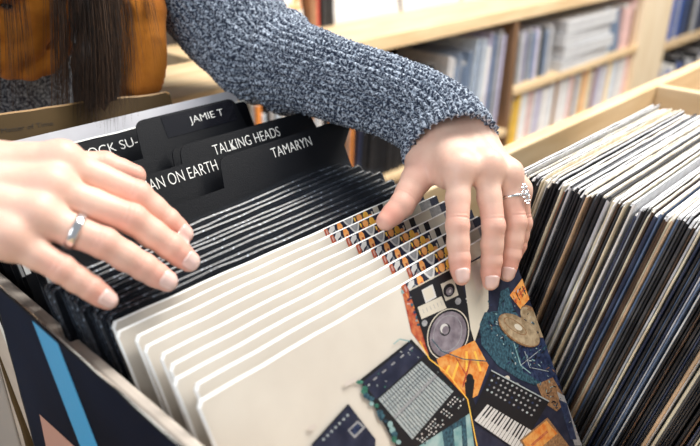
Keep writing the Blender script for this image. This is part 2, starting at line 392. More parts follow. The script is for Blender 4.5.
    for k in range(16):
        u = k / 15; A.ell(359 + 38 * u + rr.uniform(-2, 2), 384 + 58 * u + rr.uniform(-2, 2), rr.uniform(2, 4), rr.uniform(2, 4), rr.choice(['green', 'green', 'teal', 'black', 'aqua']), 0, 9)
    A.path([(418, 342), (428, 360), (446, 374), (466, 400), (472, 430), (480, 470)], 1.1, 'yellow'); A.path([(430, 340), (440, 352), (462, 360), (486, 362)], 1.0, 'teal')
    A.path([(392, 345), (398, 340), (408, 342)], 1.2, 'aqua')
    for q in range(70):
        u, v = rr.random(), rr.random(); x, yy = mix([(360, 384), (408, 345), (466, 402), (412, 446)], u, v)
        if v < .22 or u > .9: A.ell(x, yy, rr.uniform(.5, 1.6), rr.uniform(.4, .9), rr.choice(['grey', 'black', 'green', 'steel', 'denim']), rr.uniform(0, 3), 6)
    # small device at the left
    A.poly([(308, 449), (347, 405), (374, 440), (372, 470), (308, 470)], 'navy'); A.line((310, 446), (347, 405), 1.5, 'black')
    A.poly([(346, 431), (356, 421), (364, 428), (353, 439)], 'grey'); A.poly([(348, 431), (356, 424), (361, 428), (353, 436)], 'denim')
    for k in range(7): A.ell(322 + 4 * k, 440 - 4 * k, 1.4, 1.4, 'steel', 0, 7)
    # faint ghosted type blocks on the pale part
    for (x, yy, w, h2) in ((342, 384, 12, 4), (306, 428, 7, 4), (150, 372, 9, 3), (152, 395, 8, 3)):
        A.poly([(x, yy), (x + w, yy - w * .55), (x + w + 2, yy - w * .55 + h2), (x + 2, yy + h2)], 'ghost')
    return A
art_mats = [INK[k] for k in INKS]
A0 = full_art(); FULL = A0.mb.mesh('cover_print', art_mats)
A1 = Art(); A1.put([(UVL + .014, 0), (0, 0), (0, .31), (UVL + .034, .31)], 'navy'); top_row(A1, UVL + .014); STRIP = A1.mb.mesh('cover_print', art_mats)
rng = random.Random(5)
# y of the visible top edges of the nine copies, front to back
CR = [(.2785, -.264), (.292, -.2635), (.3035, -.262), (.3165, -.2615), (.330, -.2615), (.344, -.261), (.357, -.260), (.369, -.259), (.3795, -.258)]
CW = .322
base_me = sleeve_mesh('record_sleeve', CW, H, .003, [CREAM, CREAM_E, CREAM_E], rng, worn=.0002)
for k, (yy, zz) in enumerate(CR):
    o = link('record_sleeve', base_me)
    lab = ('cream record sleeve with collage of loudspeaker, mixing desk and keyboard, front of the stack' if k == 0 else
           f"cream record sleeve with collage strip along top, {ordinal(k)} behind the front cover" if k < 8 else 'cream record sleeve with collage strip touching the black sleeves, rearmost of its stack')
    tag(o, lab, 'record', 'cream collage records in the left bin')
    stand(o, .324 + (0 if k == 0 else .004 + rng.uniform(-.005, .005)), yy + .0012, zz, H, LEAN - .006 * k * .3, 0)
    c = link('cover_print', FULL if k == 0 else STRIP, o); c['label'] = 'printed collage of music gear'

# ---- black glossy records behind, slightly fanned
BLK = mat('black_gloss', (.005, .006, .009), .42, .14)
BLK_E = mat('black_rim_glints', (.012, .014, .02), .3, .6, (.30, .36, .45), 420, 2, lo=.56, hi=.74)  # pale blue flecks paint glints of the plastic into the rim colour
rng = random.Random(9)
BK = 10
for k in range(BK):
    u = k / (BK - 1)
    yy = .3895 + .058 * u; rz = math.radians(4.0) * u
    me = sleeve_mesh('record_sleeve', .320, H, .0034, [BLK, BLK_E, BLK_E], rng, worn=.0003)
    o = link('record_sleeve', me)
    tag(o, f"glossy black record sleeve in clear plastic, {ordinal(k + 1)} behind the cream sleeves", 'record', 'black records in the left bin')
    stand(o, XC + .007 - .012 * u + rng.gauss(0, .004), yy, -.256 + .012 * u + rng.gauss(0, .0016), H, math.radians(28) - .004 * k, rz)
    c = link('outer_sleeve', outer_mesh(.320, H, .0034, rng), o); c['label'] = 'clear plastic outer sleeve with light catching lip'

# ---- name dividers
DIV = mat('divider_plastic', (.006, .007, .010), .5, .22, None, bump=.15, bscale=900)
LET = mat('white_lettering', (.88, .88, .86), .6, .3)
STRIPM = mat('label_tape', (.008, .008, .012), .15, .6)
def text_mesh(s, width, height, th=.0002):
    cu = bpy.data.curves.new('txt', 'FONT'); cu.body = s; cu.extrude = .02; cu.size = 1; cu.offset = -.012
    o = bpy.data.objects.new('txt', cu); C.objects.link(o); bpy.context.view_layer.update()
    me = bpy.data.meshes.new_from_object(o.evaluated_get(bpy.context.evaluated_depsgraph_get()))
    bpy.data.objects.remove(o)
    n = len(me.vertices); a = np.zeros(n * 3); me.vertices.foreach_get('co', a); a = a.reshape(-1, 3)
    lo, hi = a.min(0), a.max(0)
    b = np.zeros_like(a)
    b[:, 0] = (a[:, 0] - lo[0]) / (hi[0] - lo[0]) * width
    b[:, 2] = (a[:, 1] - lo[1]) / (hi[1] - lo[1]) * height
    b[:, 1] = -(a[:, 2] - lo[2]) / (hi[2] - lo[2]) * th
    me.vertices.foreach_set('co', b.ravel()); me.materials.clear(); me.materials.append(LET); me.update()
    return me
def divider(label, ytop, ztop, tab, text=None, tx=None, th=.0068, tdz=.010, strip=None, rz=0., body=.026):
    lean = math.radians(27); h = (ztop - (FLZ + .004)) / math.cos(lean); hb = h - body
    x0, x1 = tab[0] - XC, tab[1] - XC; w = .157; r = .009
    pts = [(-w, 0), (w, 0), (w, hb)]
    def arc(cx, cz, a0, a1, n=6): return [(cx + r * math.cos(a), cz + r * math.sin(a)) for a in np.linspace(a0, a1, n)]
    if x1 < w - .004: pts += [(x1 + .004, hb)]
    pts += arc(x1 - r, h - r, 0, PI / 2) + arc(x0 + r, h - r, PI / 2, PI)
    if x0 > -w + .004: pts += [(x0 - .004, hb)]
    pts += [(-w, hb)]
    mb = MB(); n = len(pts); t = .0008
    mb.quad([(x, -t, z) for x, z in pts]); mb.quad([(x, t, z) for x, z in pts[::-1]])
    for a in range(n):
        b = (a + 1) % n; mb.quad([(pts[a][0], t, pts[a][1]), (pts[b][0], t, pts[b][1]), (pts[b][0], -t, pts[b][1]), (pts[a][0], -t, pts[a][1])])
    o = link('name_divider', mb.mesh('name_divider', DIV))
    tag(o, label, 'divider', 'tabbed dividers in the left bin')
    stand(o, XC, ytop, ztop, h, lean, rz)
    par = o
    if strip:
        mb = MB(); mb.box((strip[0] - XC, -t - .0004, h - tdz - th - .006), (strip[1] - XC, -t, h - tdz + .006))
        par = link('label_strip', mb.mesh('label_strip', STRIPM), o); par['label'] = 'glossy black label tape'
    if text:
        l = link('lettering', text_mesh(text, tx[1] - tx[0], th), par, (tx[0] - XC, -t - (.0005 if strip else .0001), h - tdz - th)); l['label'] = 'white printed letters'
    mb = MB(); mb.box((-.1565, -t - .0004, hb - .034), (-.1525, -t, hb - .023))
    st = link('price_sticker', mb.mesh('price_sticker', LET), o); st['label'] = 'small white price sticker'
    return o
divider('black divider with tab text ending in SU and a dash, beside the left hand', .592, -.2065, (.185, .330), 'ROCK SU-', (.2565, .3145), tdz=.0065, th=.0085, body=.03)
divider('rearmost black divider with glossy name strip on its right tab', .575, -.1930, (.307, .424), 'JAMIE T', (.364, .4045), tdz=.0080, th=.0090, strip=(.335, .419), body=.036)
divider('blank black divider with short left tab, just behind the left thumb', .545, -.2185, (.20, .320), body=.03)
divider('blank black divider with wide right tab, just behind the two word tab', .535, -.2125, (.318, .462), body=.03)
divider('black divider with two white words on its wide right tab', .510, -.203, (.311, .470), 'TALKING HEADS', (.3445, .424), tdz=.0070, th=.0096)
divider('black divider with three white words on its left tab, under the left hand fingertips', .488, -.2105, (.20, .3345), 'MAN ON EARTH', (.2570, .3325), tdz=.0040, th=.0100)
divider('frontmost black divider, one white word on right tab, directly behind the black sleeves', .473, -.2085, (.3265, .493), 'TAMARYN', (.384, .4345), tdz=.0060, th=.0092, rz=math.radians(1.0))

# ---- rear of the left bin
rng = random.Random(21)
WH = mat('white_card', (.62, .62, .66), .55, .4, (.48, .48, .53), 14, 4)
BLU = mat('blue_rim', (.25, .42, .55), .5)
mb = MB(); mb.box((-.1495, -.0085, 0), (.1495, .0085, .365)); mb.box((-.1495, -.0090, .3475), (.1495, -.0085, .351), 1)
o = bevel(link('boxed_record_set', mb.mesh('boxed_record_set', [WH, BLU])), .0012)
tag(o, 'thick white boxed record set standing behind the tabbed dividers', 'record box set')
stand(o, .3060, .622, -.2005, .365, math.radians(22))
mb_w = mat('white_edge', (.80, .80, .76), .6)
o = link('record_sleeve', sleeve_mesh('record_sleeve', .314, H + .045, .003, [BLK, mb_w, mb_w], rng, worn=.0002))
tag(o, 'black record sleeve with white top edge between white box set and rearmost divider', 'record')
stand(o, 0.3005, .5985, -.2060, H + .045, math.radians(25))
OCH = mat('ochre_cover_shaded', (.050, .031, .012), .55, .2, (.085, .052, .019), 9, 4)  # brown darkened so the colour itself carries the shade at the back
o = link('record_sleeve', sleeve_mesh('record_sleeve', .232, .40, .004, [OCH, OCH, mat('ochre_rim', (.30, .17, .06), .6)], rng))
tag(o, 'ochre brown record sleeve with small dark text, rearmost in the left bin', 'record')
stand(o, .277, .652, -.1845, .40, math.radians(21))
o.rotation_euler = (Matrix.Rotation(-math.radians(21), 3, 'X') @ Matrix.Rotation(math.radians(4), 3, 'Y')).to_euler()
o.location.x -= .4 * math.sin(math.radians(4))
DK = mat('dark_print', (.02, .015, .01), .6)
l = link('lettering', text_mesh('A Matter of Time', .055, .0042), o, (-.070, -.0022, .400 - .018)); l.data.materials.clear(); l.data.materials.append(DK)
l['label'] = 'small dark printed line'
# ---- sleeves leaning against the outside of the left panel
rng = random.Random(31)
GLB = mat('night_cover', (.004, .006, .014), .5, .04, (.008, .014, .035), 6, 2)
LEFTS = [('black record sleeve with bright blue stripe leaning outside the left panel', .1345, .0), ('thin white edged sleeve just behind the blue striped sleeve', .137, .010), ('black edged sleeve, third outward from the left panel', .1393, .018), ('tan edged sleeve, second outward from the left panel', .1416, .029), ('dark sleeve touching the outside of the left panel', .1439, .036)]
for k, (lab, x, dy) in enumerate(LEFTS):
    edge = [BLK, mb_w, BLK, edge_mat('tan'), BLK][k]
    o = link('record_sleeve', sleeve_mesh('record_sleeve', .314, H, .0018, [GLB if k == 0 else BLK, edge, edge if k else BLK], rng))
    tag(o, lab, 'record', 'sleeves leaning outside the left panel')
    o.rotation_euler = (0, 0, -PI / 2)
    o.location = (x, .338 + dy, -.259 - H + EYE - .004 * k)
    if k == 0:
        mb = MB(); mb.quad([(.042, -.0013, .003), (.090, -.0013, .003), (-.050, -.0013, .311), (-.088, -.0013, .311)], 0)
        mb.quad([(-.140, -.0013, .05), (-.075, -.0013, .08), (-.060, -.0013, .216), (-.122, -.0013, .209)], 1)
        c = link('cover_print', mb.mesh('cover_print', [mat('cyan_print', (.03, .36, .72), .25, .5), mat('flesh_print', (.55, .30, .24), .3, .5)]), o); c['label'] = 'bright blue printed stripe'
#@@PBEG
# ------------------------------------------------------------------ the person
class Field:
    """signed distance field on a grid, local smooth unions of round cones"""
    def __init__(s, lo, hi, vox):
        s.lo = np.array(lo, float); s.vox = vox; s.n = np.ceil((np.array(hi) - s.lo) / vox).astype(int) + 1
        s.d = np.full(s.n, .05, np.float32)
    def sub(s, lo, hi):
        a = np.maximum(0, np.floor((lo - s.lo) / s.vox).astype(int)); b = np.minimum(s.n, np.ceil((hi - s.lo) / s.vox).astype(int) + 1)
        sl = tuple(slice(int(i), int(max(i, j))) for i, j in zip(a, b))
        g = np.meshgrid(*[(np.arange(q.start, q.stop) * s.vox + s.lo[k]).astype(np.float32) for k, q in enumerate(sl)], indexing='ij')
        return sl, g
    def cone(s, a, b, ra, rb, k=.004, carve=False):
        a = np.array(a, float); b = np.array(b, float); R = max(ra, rb) + .006 + k
        sl, g = s.sub(np.minimum(a, b) - R, np.maximum(a, b) + R)
        ab = b - a; L2 = float(ab @ ab) + 1e-12
        h = np.clip(((g[0] - a[0]) * ab[0] + (g[1] - a[1]) * ab[1] + (g[2] - a[2]) * ab[2]) / L2, 0, 1)
        d = np.sqrt((g[0] - a[0] - h * ab[0]) ** 2 + (g[1] - a[1] - h * ab[1]) ** 2 + (g[2] - a[2] - h * ab[2]) ** 2) - (ra + (rb - ra) * h)
        s.join(sl, d, k, carve)
    def ellipsoid(s, c, r, k=.004, rot=None):
        c = np.array(c, float); r = np.array(r, float); R = r.max() + .006 + k
        sl, g = s.sub(c - R, c + R)
        q = np.stack([g[i] - c[i] for i in range(3)], -1)
        if rot is not None: q = q @ np.array(rot)
        k0 = np.sqrt(((q / r) ** 2).sum(-1)); k1 = np.sqrt(((q / r ** 2) ** 2).sum(-1)) + 1e-9
        s.join(sl, k0 * (k0 - 1) / k1, k)
    def join(s, sl, d, k, carve=False):
        o = s.d[sl]
        if carve:
            h = np.maximum(k - np.abs(o + d), 0) / k; s.d[sl] = np.maximum(o, -d) + h * h * k * .25
        else:
            h = np.maximum(k - np.abs(o - d), 0) / k; s.d[sl] = np.minimum(o, d) - h * h * k * .25
    def add(s, c, R, fn):
        sl, g = s.sub(np.array(c) - R, np.array(c) + R); s.d[sl] += fn(*[g[i] - c[i] for i in range(3)]).astype(np.float32)
    def polys(s):
        bg = 3 * s.vox
        G = openvdb.FloatGrid(bg); G.copyFromArray(np.clip(s.d, -bg, bg).astype(np.float32))
        G.gridClass = openvdb.GridClass.LEVEL_SET
        P, Q = G.convertToQuads(isovalue=0.0)
        P = np.asarray(P, float) * s.vox + s.lo; Q = np.asarray(Q, int)
        a, b, c = P[Q[:, 0]], P[Q[:, 1]], P[Q[:, 2]]; d = P[Q[:, 3]]
        vol = (np.einsum('ij,ij->i', a, np.cross(b, c)) + np.einsum('ij,ij->i', a, np.cross(c, d))).sum()
        if vol < 0: Q = Q[:, ::-1]
        return P, Q
def np_mesh(name, parts, mats, smooth=True):
    vs = []; fs = []; n = 0
    for P, Q in parts: vs.append(P); fs.append(Q + n); n += len(P)
    V = np.concatenate(vs); V = V + np.array([0, 0, EYE]); Fq = np.concatenate(fs)
    me = bpy.data.meshes.new(name); me.vertices.add(len(V)); me.vertices.foreach_set('co', V.ravel())
    me.loops.add(Fq.size); me.loops.foreach_set('vertex_index', Fq.ravel().astype(np.int32))
    me.polygons.add(len(Fq)); me.polygons.foreach_set('loop_start', np.arange(0, Fq.size, Fq.shape[1], dtype=np.int32))
    me.update(calc_edges=True); me.validate()
    me.polygons.foreach_set('use_smooth', [smooth] * len(me.polygons))
    for m in mats: me.materials.append(m)
    return me

class Hand:
    def __init__(s, wrist, mcp, fingers, thumb, web, fore, vox=.0009, fat=1.0, wr=.0185):
        s.F = fingers; s.T = thumb; s.fat = fat
        allp = np.array([p for p in wrist] + [p for p in mcp] + [p for f in fingers for p in f] + list(thumb) + list(fore))
        # dorsal direction: up off the back of the hand, facing the viewer
        across = mcp[-1] - mcp[0]; along = (mcp[1] - (wrist[0] + wrist[1]) / 2)
        dn = np.cross(across, along); dn /= np.linalg.norm(dn)
        if dn @ mcp[1] > 0: dn = -dn
        s.dn = dn
        pal = Field(allp.min(0) - .03, allp.max(0) + .03, vox)
        K = .010
        w0, w1 = wrist
        for p, q in zip(fore, wrist): pal.cone(p, q, .0195, wr, K)
        pal.cone(w0, w1, wr, wr * .95, K)
        rm = [.0118, .0120, .0112, .0098]
        for i, m in enumerate(mcp):
            w = w0 + (w1 - w0) * (i / 3.)
            pal.cone(w, m, wr * .93, rm[i] * fat, K)
            pal.cone(w * .35 + m * .65 - dn * .006, m - dn * .004, .0115 * fat, .0105 * fat, K)
        for i in range(3): pal.cone(mcp[i], mcp[i + 1], rm[i] * fat * .92, rm[i + 1] * fat * .92, .006)
        t0, t1, t2, t3 = thumb
        pal.cone(w0, t0, wr * .95, .0165 * fat, K); pal.cone(t0, t1, .0165 * fat, .0120 * fat, K)
        pal.cone(t0, (mcp[0] + w0) / 2, .0150 * fat, .0125 * fat, K)
        for a, b, ra, rb in web: pal.cone(a, b, ra, rb, K)
        # tendons and knuckles on the back of the hand
        for i, m in enumerate(mcp):
            w = w0 + (w1 - w0) * (.25 + i / 6.)
            pal.cone(w + dn * (wr * .66), m + dn * rm[i] * fat * .66, .0022, .0040, .009)
            pal.ellipsoid(m + dn * .0036 * fat, [(.0086 if i < 2 else .0070) * fat] * 3, .010)
        fin = Field(allp.min(0) - .03, allp.max(0) + .03, vox)
        rads = [(.0100, .0091, .0082, .0066), (.0102, .0092, .0083, .0068), (.0099, .0089, .0080, .0065), (.0088, .0078, .0070, .0057)]
        s.rads = rads
        for f, r in zip(fingers + [thumb[1:]], rads + [None]):
            loc = Field(np.array(f).min(0) - .024, np.array(f).max(0) + .024, vox)
            if r is None:
                a, b, c = f; rr = (.0118, .0103, .0080); pts = [a, b, c]
            else:
                rr = r; pts = list(f)
            for j in range(len(pts) - 1):
                loc.cone(pts[j], pts[j + 1], rr[j] * fat, rr[j + 1] * fat, .0008)
                if 0 < j:            # joint swelling and the soft pad below each phalanx
                    loc.ellipsoid(pts[j], [rr[j] * fat * 1.03] * 3, .002)
                mid = (pts[j] + pts[j + 1]) / 2
                loc.ellipsoid(mid - dn * .0012, [(rr[j] + rr[j + 1]) * .5 * fat * .99] * 3, .003)
            # wrinkles over the joints
            for j in range(1, len(pts) - 1):
                ax = pts[j + 1] - pts[j - 1]; ax /= np.linalg.norm(ax)
                amp = .00042 if j == 1 and r is not None else .0002
                c = pts[j] + dn * rr[j] * .8
                def fn(x, y, z, ax=ax, amp=amp):
                    sx = x * ax[0] + y * ax[1] + z * ax[2]; rr2 = x * x + y * y + z * z
                    return amp * (np.cos(sx * 2 * PI / .0027 + 1.3) + .6 * np.cos(sx * 2 * PI / .0041)) * np.exp(-(sx / .0045) ** 2) * np.exp(-rr2 / .008 ** 2)
                loc.add(c, .016, fn)
            i0 = np.round((loc.lo - fin.lo) / vox).astype(int)
            # resample by nearest shift (grids share the voxel size)
            sl = tuple(slice(int(i), int(i + n)) for i, n in zip(i0, loc.n))
            sh = (loc.lo - fin.lo) / vox - i0
            A = loc.d
            fin.d[sl] = np.minimum(fin.d[sl], s.shift(A, -sh))
        pal.join(tuple(slice(0, int(n)) for n in pal.n), fin.d, .0055)
        s.field = pal
    @staticmethod
    def shift(A, sh):
        # linear sub-voxel resampling
        for ax in range(3):
            f = sh[ax]
            B = np.roll(A, -1 if f > 0 else 1, ax)
            A = A * (1 - abs(f)) + B * abs(f)
        return A

def nail(hand, a, b, r1, dn, w=.82, ln=.0118):
    F = hand.field
    def sdf(p):
        g = (p - F.lo) / F.vox; i = np.floor(g).astype(int); f = g - i; v = 0.
        for k in range(8):
            o = np.array([k & 1, k >> 1 & 1, k >> 2 & 1]); wt = np.prod(np.where(o, f, 1 - f)); v += wt * F.d[tuple(np.clip(i + o, 0, F.n - 1))]
        return v
    ax = b - a; ax /= np.linalg.norm(ax); up = dn - (dn @ ax) * ax; up /= np.linalg.norm(up); sd = np.cross(ax, up)
    rows = []
    for u in np.linspace(0, 1, 10):
        row = []
        wu = w * (1 - .16 * (2 * u - 1) ** 4) * (.78 + .22 * min(1, u * 4))
        q = b + ax * (r1 * .78 - ln * (1 - u))
        for v in np.linspace(-1, 1, 11):
            an = v * wu * 1.1; dr = up * math.cos(an) + sd * math.sin(an)
            t = .014
            for _ in range(40):
                dd = sdf(q + dr * t)
                if dd < .0002 or t <= 0: break
                t -= max(dd * .8, .0001)
            t = max(t, r1 * .62)
            row.append(q + dr * (t + .00045 - .0003 * v * v - .0004 * (u < .05)))
        rows.append(row)
    R = np.array(rows)
    for _ in range(2): R[1:-1, 1:-1] = .5 * R[1:-1, 1:-1] + .125 * (R[:-2, 1:-1] + R[2:, 1:-1] + R[1:-1, :-2] + R[1:-1, 2:])
    return R

def build_person():
    # ---- left hand (the one holding the cream records), seen at the right of the picture
    d = at
    wA = [d(439, 140, .602), d(470, 131, .610)]
    mA = [d(459, 170, .560), d(486, 168, .568), d(507, 176, .582), d(517, 192, .600)]
    fA = [[mA[0], d(457.5, 226, .547), d(459.5, 259, .545), d(461.3, 277, .543)],
          [mA[1], d(493.5, 226, .559), d(491.5, 261, .562), d(490.5, 282, .563)],
          [mA[2], d(516, 222, .579), d(511, 255, .580), d(507, 274, .581)],
          [mA[3], d(523, 223, .604), d(518, 246, .606), d(512, 260, .604)]]
    tA = [d(428, 158, .598), d(416, 180, .586), d(402, 205, .574), d(386, 221, .567)]
    webA = [(d(432, 166, .588), d(446, 178, .574), .0095, .009)]
    HA = Hand(wA, mA, fA, tA, webA, [d(397, 106, .654), d(412, 99, .657)], fat=1.02)
    # ---- right hand, seen at the left of the picture
    sB = 1.025
    def e(px, py, dd): return d(px, py, dd * sB)
    wB = [e(-92, 168, .425), e(-88, 205, .402)]
    mB = [e(62, 163, .447), e(52, 190, .433), e(38, 217, .420), e(10, 238, .410)]
    fB = [[mB[0], e(137, 195, .464), e(167, 221, .476), e(183, 234, .482)],
          [mB[1], e(132, 219, .449), e(170, 246, .463), e(189, 261, .470)],
          [mB[2], e(104, 243, .432), e(144, 267, .446), e(167, 281, .453)],
          [mB[3], e(62, 269, .418), e(91, 288, .427), e(108, 300, .432)]]
    tB = [e(-30, 172, .445), e(45, 168, .478), e(104, 167, .500), e(134, 176, .507)]
    webB = [(e(20, 165, .46), e(60, 166, .462), .012, .010)]
    HB = Hand(wB, mB, fB, tB, webB, [e(-330, 150, .46), e(-330, 195, .45)], fat=1.12, wr=.019)
    # ---- the rest of the body, coarse, hidden by clothes or outside the picture
    B = Field((-.25, .28, -1.23), (.85, 1.25, .42), .008)
    k = .03
    B.cone((.235, 1.0, -.26), (.355, 1.0, -.26), .12, .12, k); B.cone((.295, .99, -.2), (.295, .92, -.02), .115, .125, .05)
    B.cone((.20, .885, .0), (.39, .875, .0), .085, .085, .05); B.cone((.295, .86, .03), (.295, .80, .16), .052, .05, k)
    shA = np.array((.455, .85, .035)); elA = np.array((.488, .628, -.150)); shB = np.array((.125, .88, .035)); elB = np.array((-.085, .745, -.165))
    wa = (wA[0] + wA[1]) / 2; wb = (wB[0] + wB[1]) / 2
    fa = (d(392, 108, .648) + d(415, 98, .655)) / 2; fb = (e(-330, 150, .46) + e(-330, 195, .45)) / 2
    B.cone(shA, elA, .046, .028, k); B.cone(elA, fa, .028, .022, k)
    B.cone(shB, elB, .048, .038, k); B.cone(elB, fb, .036, .026, k)
    for sx in (-1, 1):
        x = .295 + sx * .085
        B.cone((x, 1.0, -.32), (x, .97, -.74), .085, .055, k); B.cone((x, .97, -.74), (x, 1.02, -1.13), .055, .038, k); B.cone((x, 1.03, -1.18), (x, .88, -1.19), .036, .030, .02)
    # head, bent over the bin
    B.ellipsoid((.295, .79, .275), (.076, .092, .10), .02); B.cone((.295, .755, .215), (.295, .705, .185), .056, .040, .03)
    B.cone((.295, .695, .262), (.295, .672, .228), .010, .013, .014); B.ellipsoid((.295, .683, .205), (.024, .012, .008), .008)
    for sx in (-1, 1):
        B.ellipsoid((.295 + sx * .033, .702, .258), (.016, .012, .012), .01); B.ellipsoid((.295 + sx * .077, .80, .255), (.012, .022, .032), .012)
    # skin colour: a little redder at knuckles and finger tips
    parts = [HA.field.polys(), HB.field.polys(), B.polys()]
    SK = mat('skin', (.80, .54, .43), .46, .42, (.74, .46, .36), 55, 3, .10, 700, sss=.10, lo=.4, hi=.75)
    me = np_mesh('person', parts, [SK])
    col = me.attributes.new('flush', 'FLOAT', 'POINT'); V = np.zeros(len(me.vertices) * 3); me.vertices.foreach_get('co', V); V = V.reshape(-1, 3) - np.array([0, 0, EYE])
    fl = np.zeros(len(V))
    for Hd in (HA, HB):
        for f in Hd.F + [Hd.T[1:]]:
            for j, p in enumerate(f):
                s_ = (.011, .012, .010, .012)[min(j, 3)]; fl = np.maximum(fl, (.35, .6, .5, 1.0)[min(j, 3) if len(f) == 4 else min(j + 1, 3)] * np.exp(-((V - p - Hd.dn * .006) ** 2).sum(1) / (2 * s_ * s_) * 1.2))
    col.data.foreach_set('value', fl.astype(np.float32))
    nt = SK.node_tree; N = nt.nodes; L = nt.links; b = N['Principled BSDF']
    src = b.inputs['Base Color'].links[0].from_socket; at_ = N.new('ShaderNodeAttribute'); at_.attribute_name = 'flush'
    mx = N.new('ShaderNodeMixRGB'); mx.inputs['Color2'].default_value = (.74, .30, .23, 1)
    mm = N.new('ShaderNodeMath'); mm.operation = 'MULTIPLY'; mm.inputs[1].default_value = .8
    L.new(at_.outputs['Fac'], mm.inputs[0]); L.new(mm.outputs[0], mx.inputs['Fac']); L.new(src, mx.inputs['Color1']); L.new(mx.outputs[0], b.inputs['Base Color'])
    per = link('person', me)
    tag(per, 'woman leaning over the bin in grey knit sweater and ochre scarf, flipping through records', 'person')
    # nails
    NM = mat('nail', (.84, .56, .50), .22, .5, sss=.1)
    for Hd in (HA, HB):
        for i, f in enumerate(Hd.F):
            r = Hd.rads[i][3] * Hd.fat
            mb = MB(); mb.grid(np.array(nail(Hd, f[2], f[3], r, Hd.dn * .45 - f[3] / np.linalg.norm(f[3]) * .75)) + np.array([0, 0, EYE]))
            o = link('fingernail', mb.mesh('fingernail', NM, True), per)
            sdm = o.modifiers.new('thick', 'SOLIDIFY'); sdm.thickness = .0006; sdm.offset = -1
    # ---- rings
    SIL = mat('silver', (.78, .78, .80), .16, .5, metal=1.0)
    def ring(a, b, u, r, wdt, gem=None, dn=None):
        p = a + (b - a) * u; ax = (b - a) / np.linalg.norm(b - a); up = dn - (dn @ ax) * ax; up /= np.linalg.norm(up); sd = np.cross(ax, up)
        rows = []
        for t in np.linspace(0, 2 * PI, 49)[:-1]:
            dr = math.cos(t) * up + math.sin(t) * sd
            rows.append([p + dr * (r + h2) + ax * q for q, h2 in ((-wdt / 2, 0), (-wdt / 2, .0010), (-wdt * .3, .0015), (wdt * .3, .0015), (wdt / 2, .0010), (wdt / 2, 0), (0, -.0006))])
        R = np.array(rows) + np.array([0, 0, EYE]); mb = MB(); mb.grid(np.concatenate([R, R[:1]]), 0, True)
        o = link('finger_ring', mb.mesh('finger_ring', SIL, True), per)
        if gem:
            q0 = p + up * (r + .0018) + np.array([0, 0, EYE]) + sd * gem
            mb = MB()
            def disc(c, R_, h2, n=14):
                top = [c + up * h2 + (math.cos(t) * ax + math.sin(t) * sd) * R_ * .6 for t in np.linspace(0, 2 * PI, n, endpoint=False)]
                mid = [c + up * h2 * .45 + (math.cos(t) * ax + math.sin(t) * sd) * R_ for t in np.linspace(0, 2 * PI, n, endpoint=False)]
                bot = [c - up * h2 * .5 + (math.cos(t) * ax + math.sin(t) * sd) * R_ * .4 for t in np.linspace(0, 2 * PI, n, endpoint=False)]
                mb.grid([bot, mid, top], 0, True); mb.quad(top)
            disc(q0, .0030, .0026)
            for t in np.linspace(0, 2 * PI, 12, endpoint=False):
                disc(q0 + (math.cos(t) * ax * 1.15 + math.sin(t) * sd * .95) * .0052, .0013, .0013, 8)
                disc(q0 + (math.cos(t + .2) * ax * 1.15 + math.sin(t + .2) * sd * .95) * .0072, .0010, .0010, 7)
            g = link('gem_cluster', mb.mesh('gem_cluster', mat('crystal', (.86, .87, .90), .06, .9, metal=.75), False), o); g['label'] = 'oval cluster of clear stones'
        return o
    r1 = ring(fA[2][0], fA[2][1], .46, .0099, .0024, -.003, HA.dn); r1['label'] = 'thin silver ring with oval stone cluster'
    r2 = ring(fB[2][0], fB[2][1], .56, .0111, .0058, None, HB.dn); r2['label'] = 'wide silver band'

    # ---- sweater: torso and far sleeve coarse, near sleeve knitted stitch by stitch
    def knit(name):
        m = mat(name, (.024, .034, .062), .85, .2, (.56, .64, .76), 400, 3, .3, 900, sheen=.08, lo=.44, hi=.69)
        return m
    KN = knit('knit_wool')
    S = Field((-.25, .30, -.42), (.85, 1.25, .2), .007)
    S.cone((.235, 1.0, -.26), (.355, 1.0, -.26), .135, .135, .03); S.cone((.295, .99, -.2), (.295, .91, -.02), .135, .145, .05); S.cone((.235, 1.0, -.27), (.355, 1.0, -.36), .137, .137, .03)
    S.cone((.19, .89, .0), (.40, .88, .0), .10, .10, .05)
    S.cone(shA + np.array([-.02, .03, 0]), shA * .75 + elA * .25, .075, .058, .03)
    S.cone(shB, elB, .072, .055, .03)
    S.cone((.295, .87, .05), (.295, .82, .16), .068, .064, .03, True)
    sw = link('sweater', np_mesh('sweater', [S.polys()], [KN]), per); sw['label'] = 'blue grey heathered knit sweater'
    def sleeve(path, rad, nm, nth, ribs, seg):
        P = [np.array(p, float) for p in path]
        T = np.linspace(0, len(P) - 1, 400)
        def cat(t):
            i = min(int(t), len(P) - 2); u = t - i; p0 = P[max(i - 1, 0)]; p1 = P[i]; p2 = P[i + 1]; p3 = P[min(i + 2, len(P) - 1)]
            return .5 * (2 * p1 + (p2 - p0) * u + (2 * p0 - 5 * p1 + 4 * p2 - p3) * u * u + (3 * p1 - p0 - 3 * p2 + p3) * u ** 3)
        Cc = np.array([cat(t) for t in T]); sl = np.concatenate([[0], np.cumsum(np.linalg.norm(np.diff(Cc, axis=0), axis=1))]); Ls = sl[-1]
        n = int(Ls / seg); ss = np.linspace(0, Ls, n); X = np.stack([np.interp(ss, sl, Cc[:, i]) for i in range(3)], 1); Rr = np.interp(np.interp(ss, sl, T), np.arange(len(rad)), rad)
        for _ in range(40): Rr[1:-1] = (Rr[:-2] + Rr[2:]) / 2 * .5 + Rr[1:-1] * .5
        Tn = np.gradient(X, axis=0); Tn /= np.linalg.norm(Tn, axis=1)[:, None]
        u = np.cross(Tn[0], [0, 0, 1.]); u /= np.linalg.norm(u); U = []
        for t in Tn:
            u = u - (u @ t) * t; u /= np.linalg.norm(u); U.append(u)
        U = np.array(U); Vv = np.cross(Tn, U)
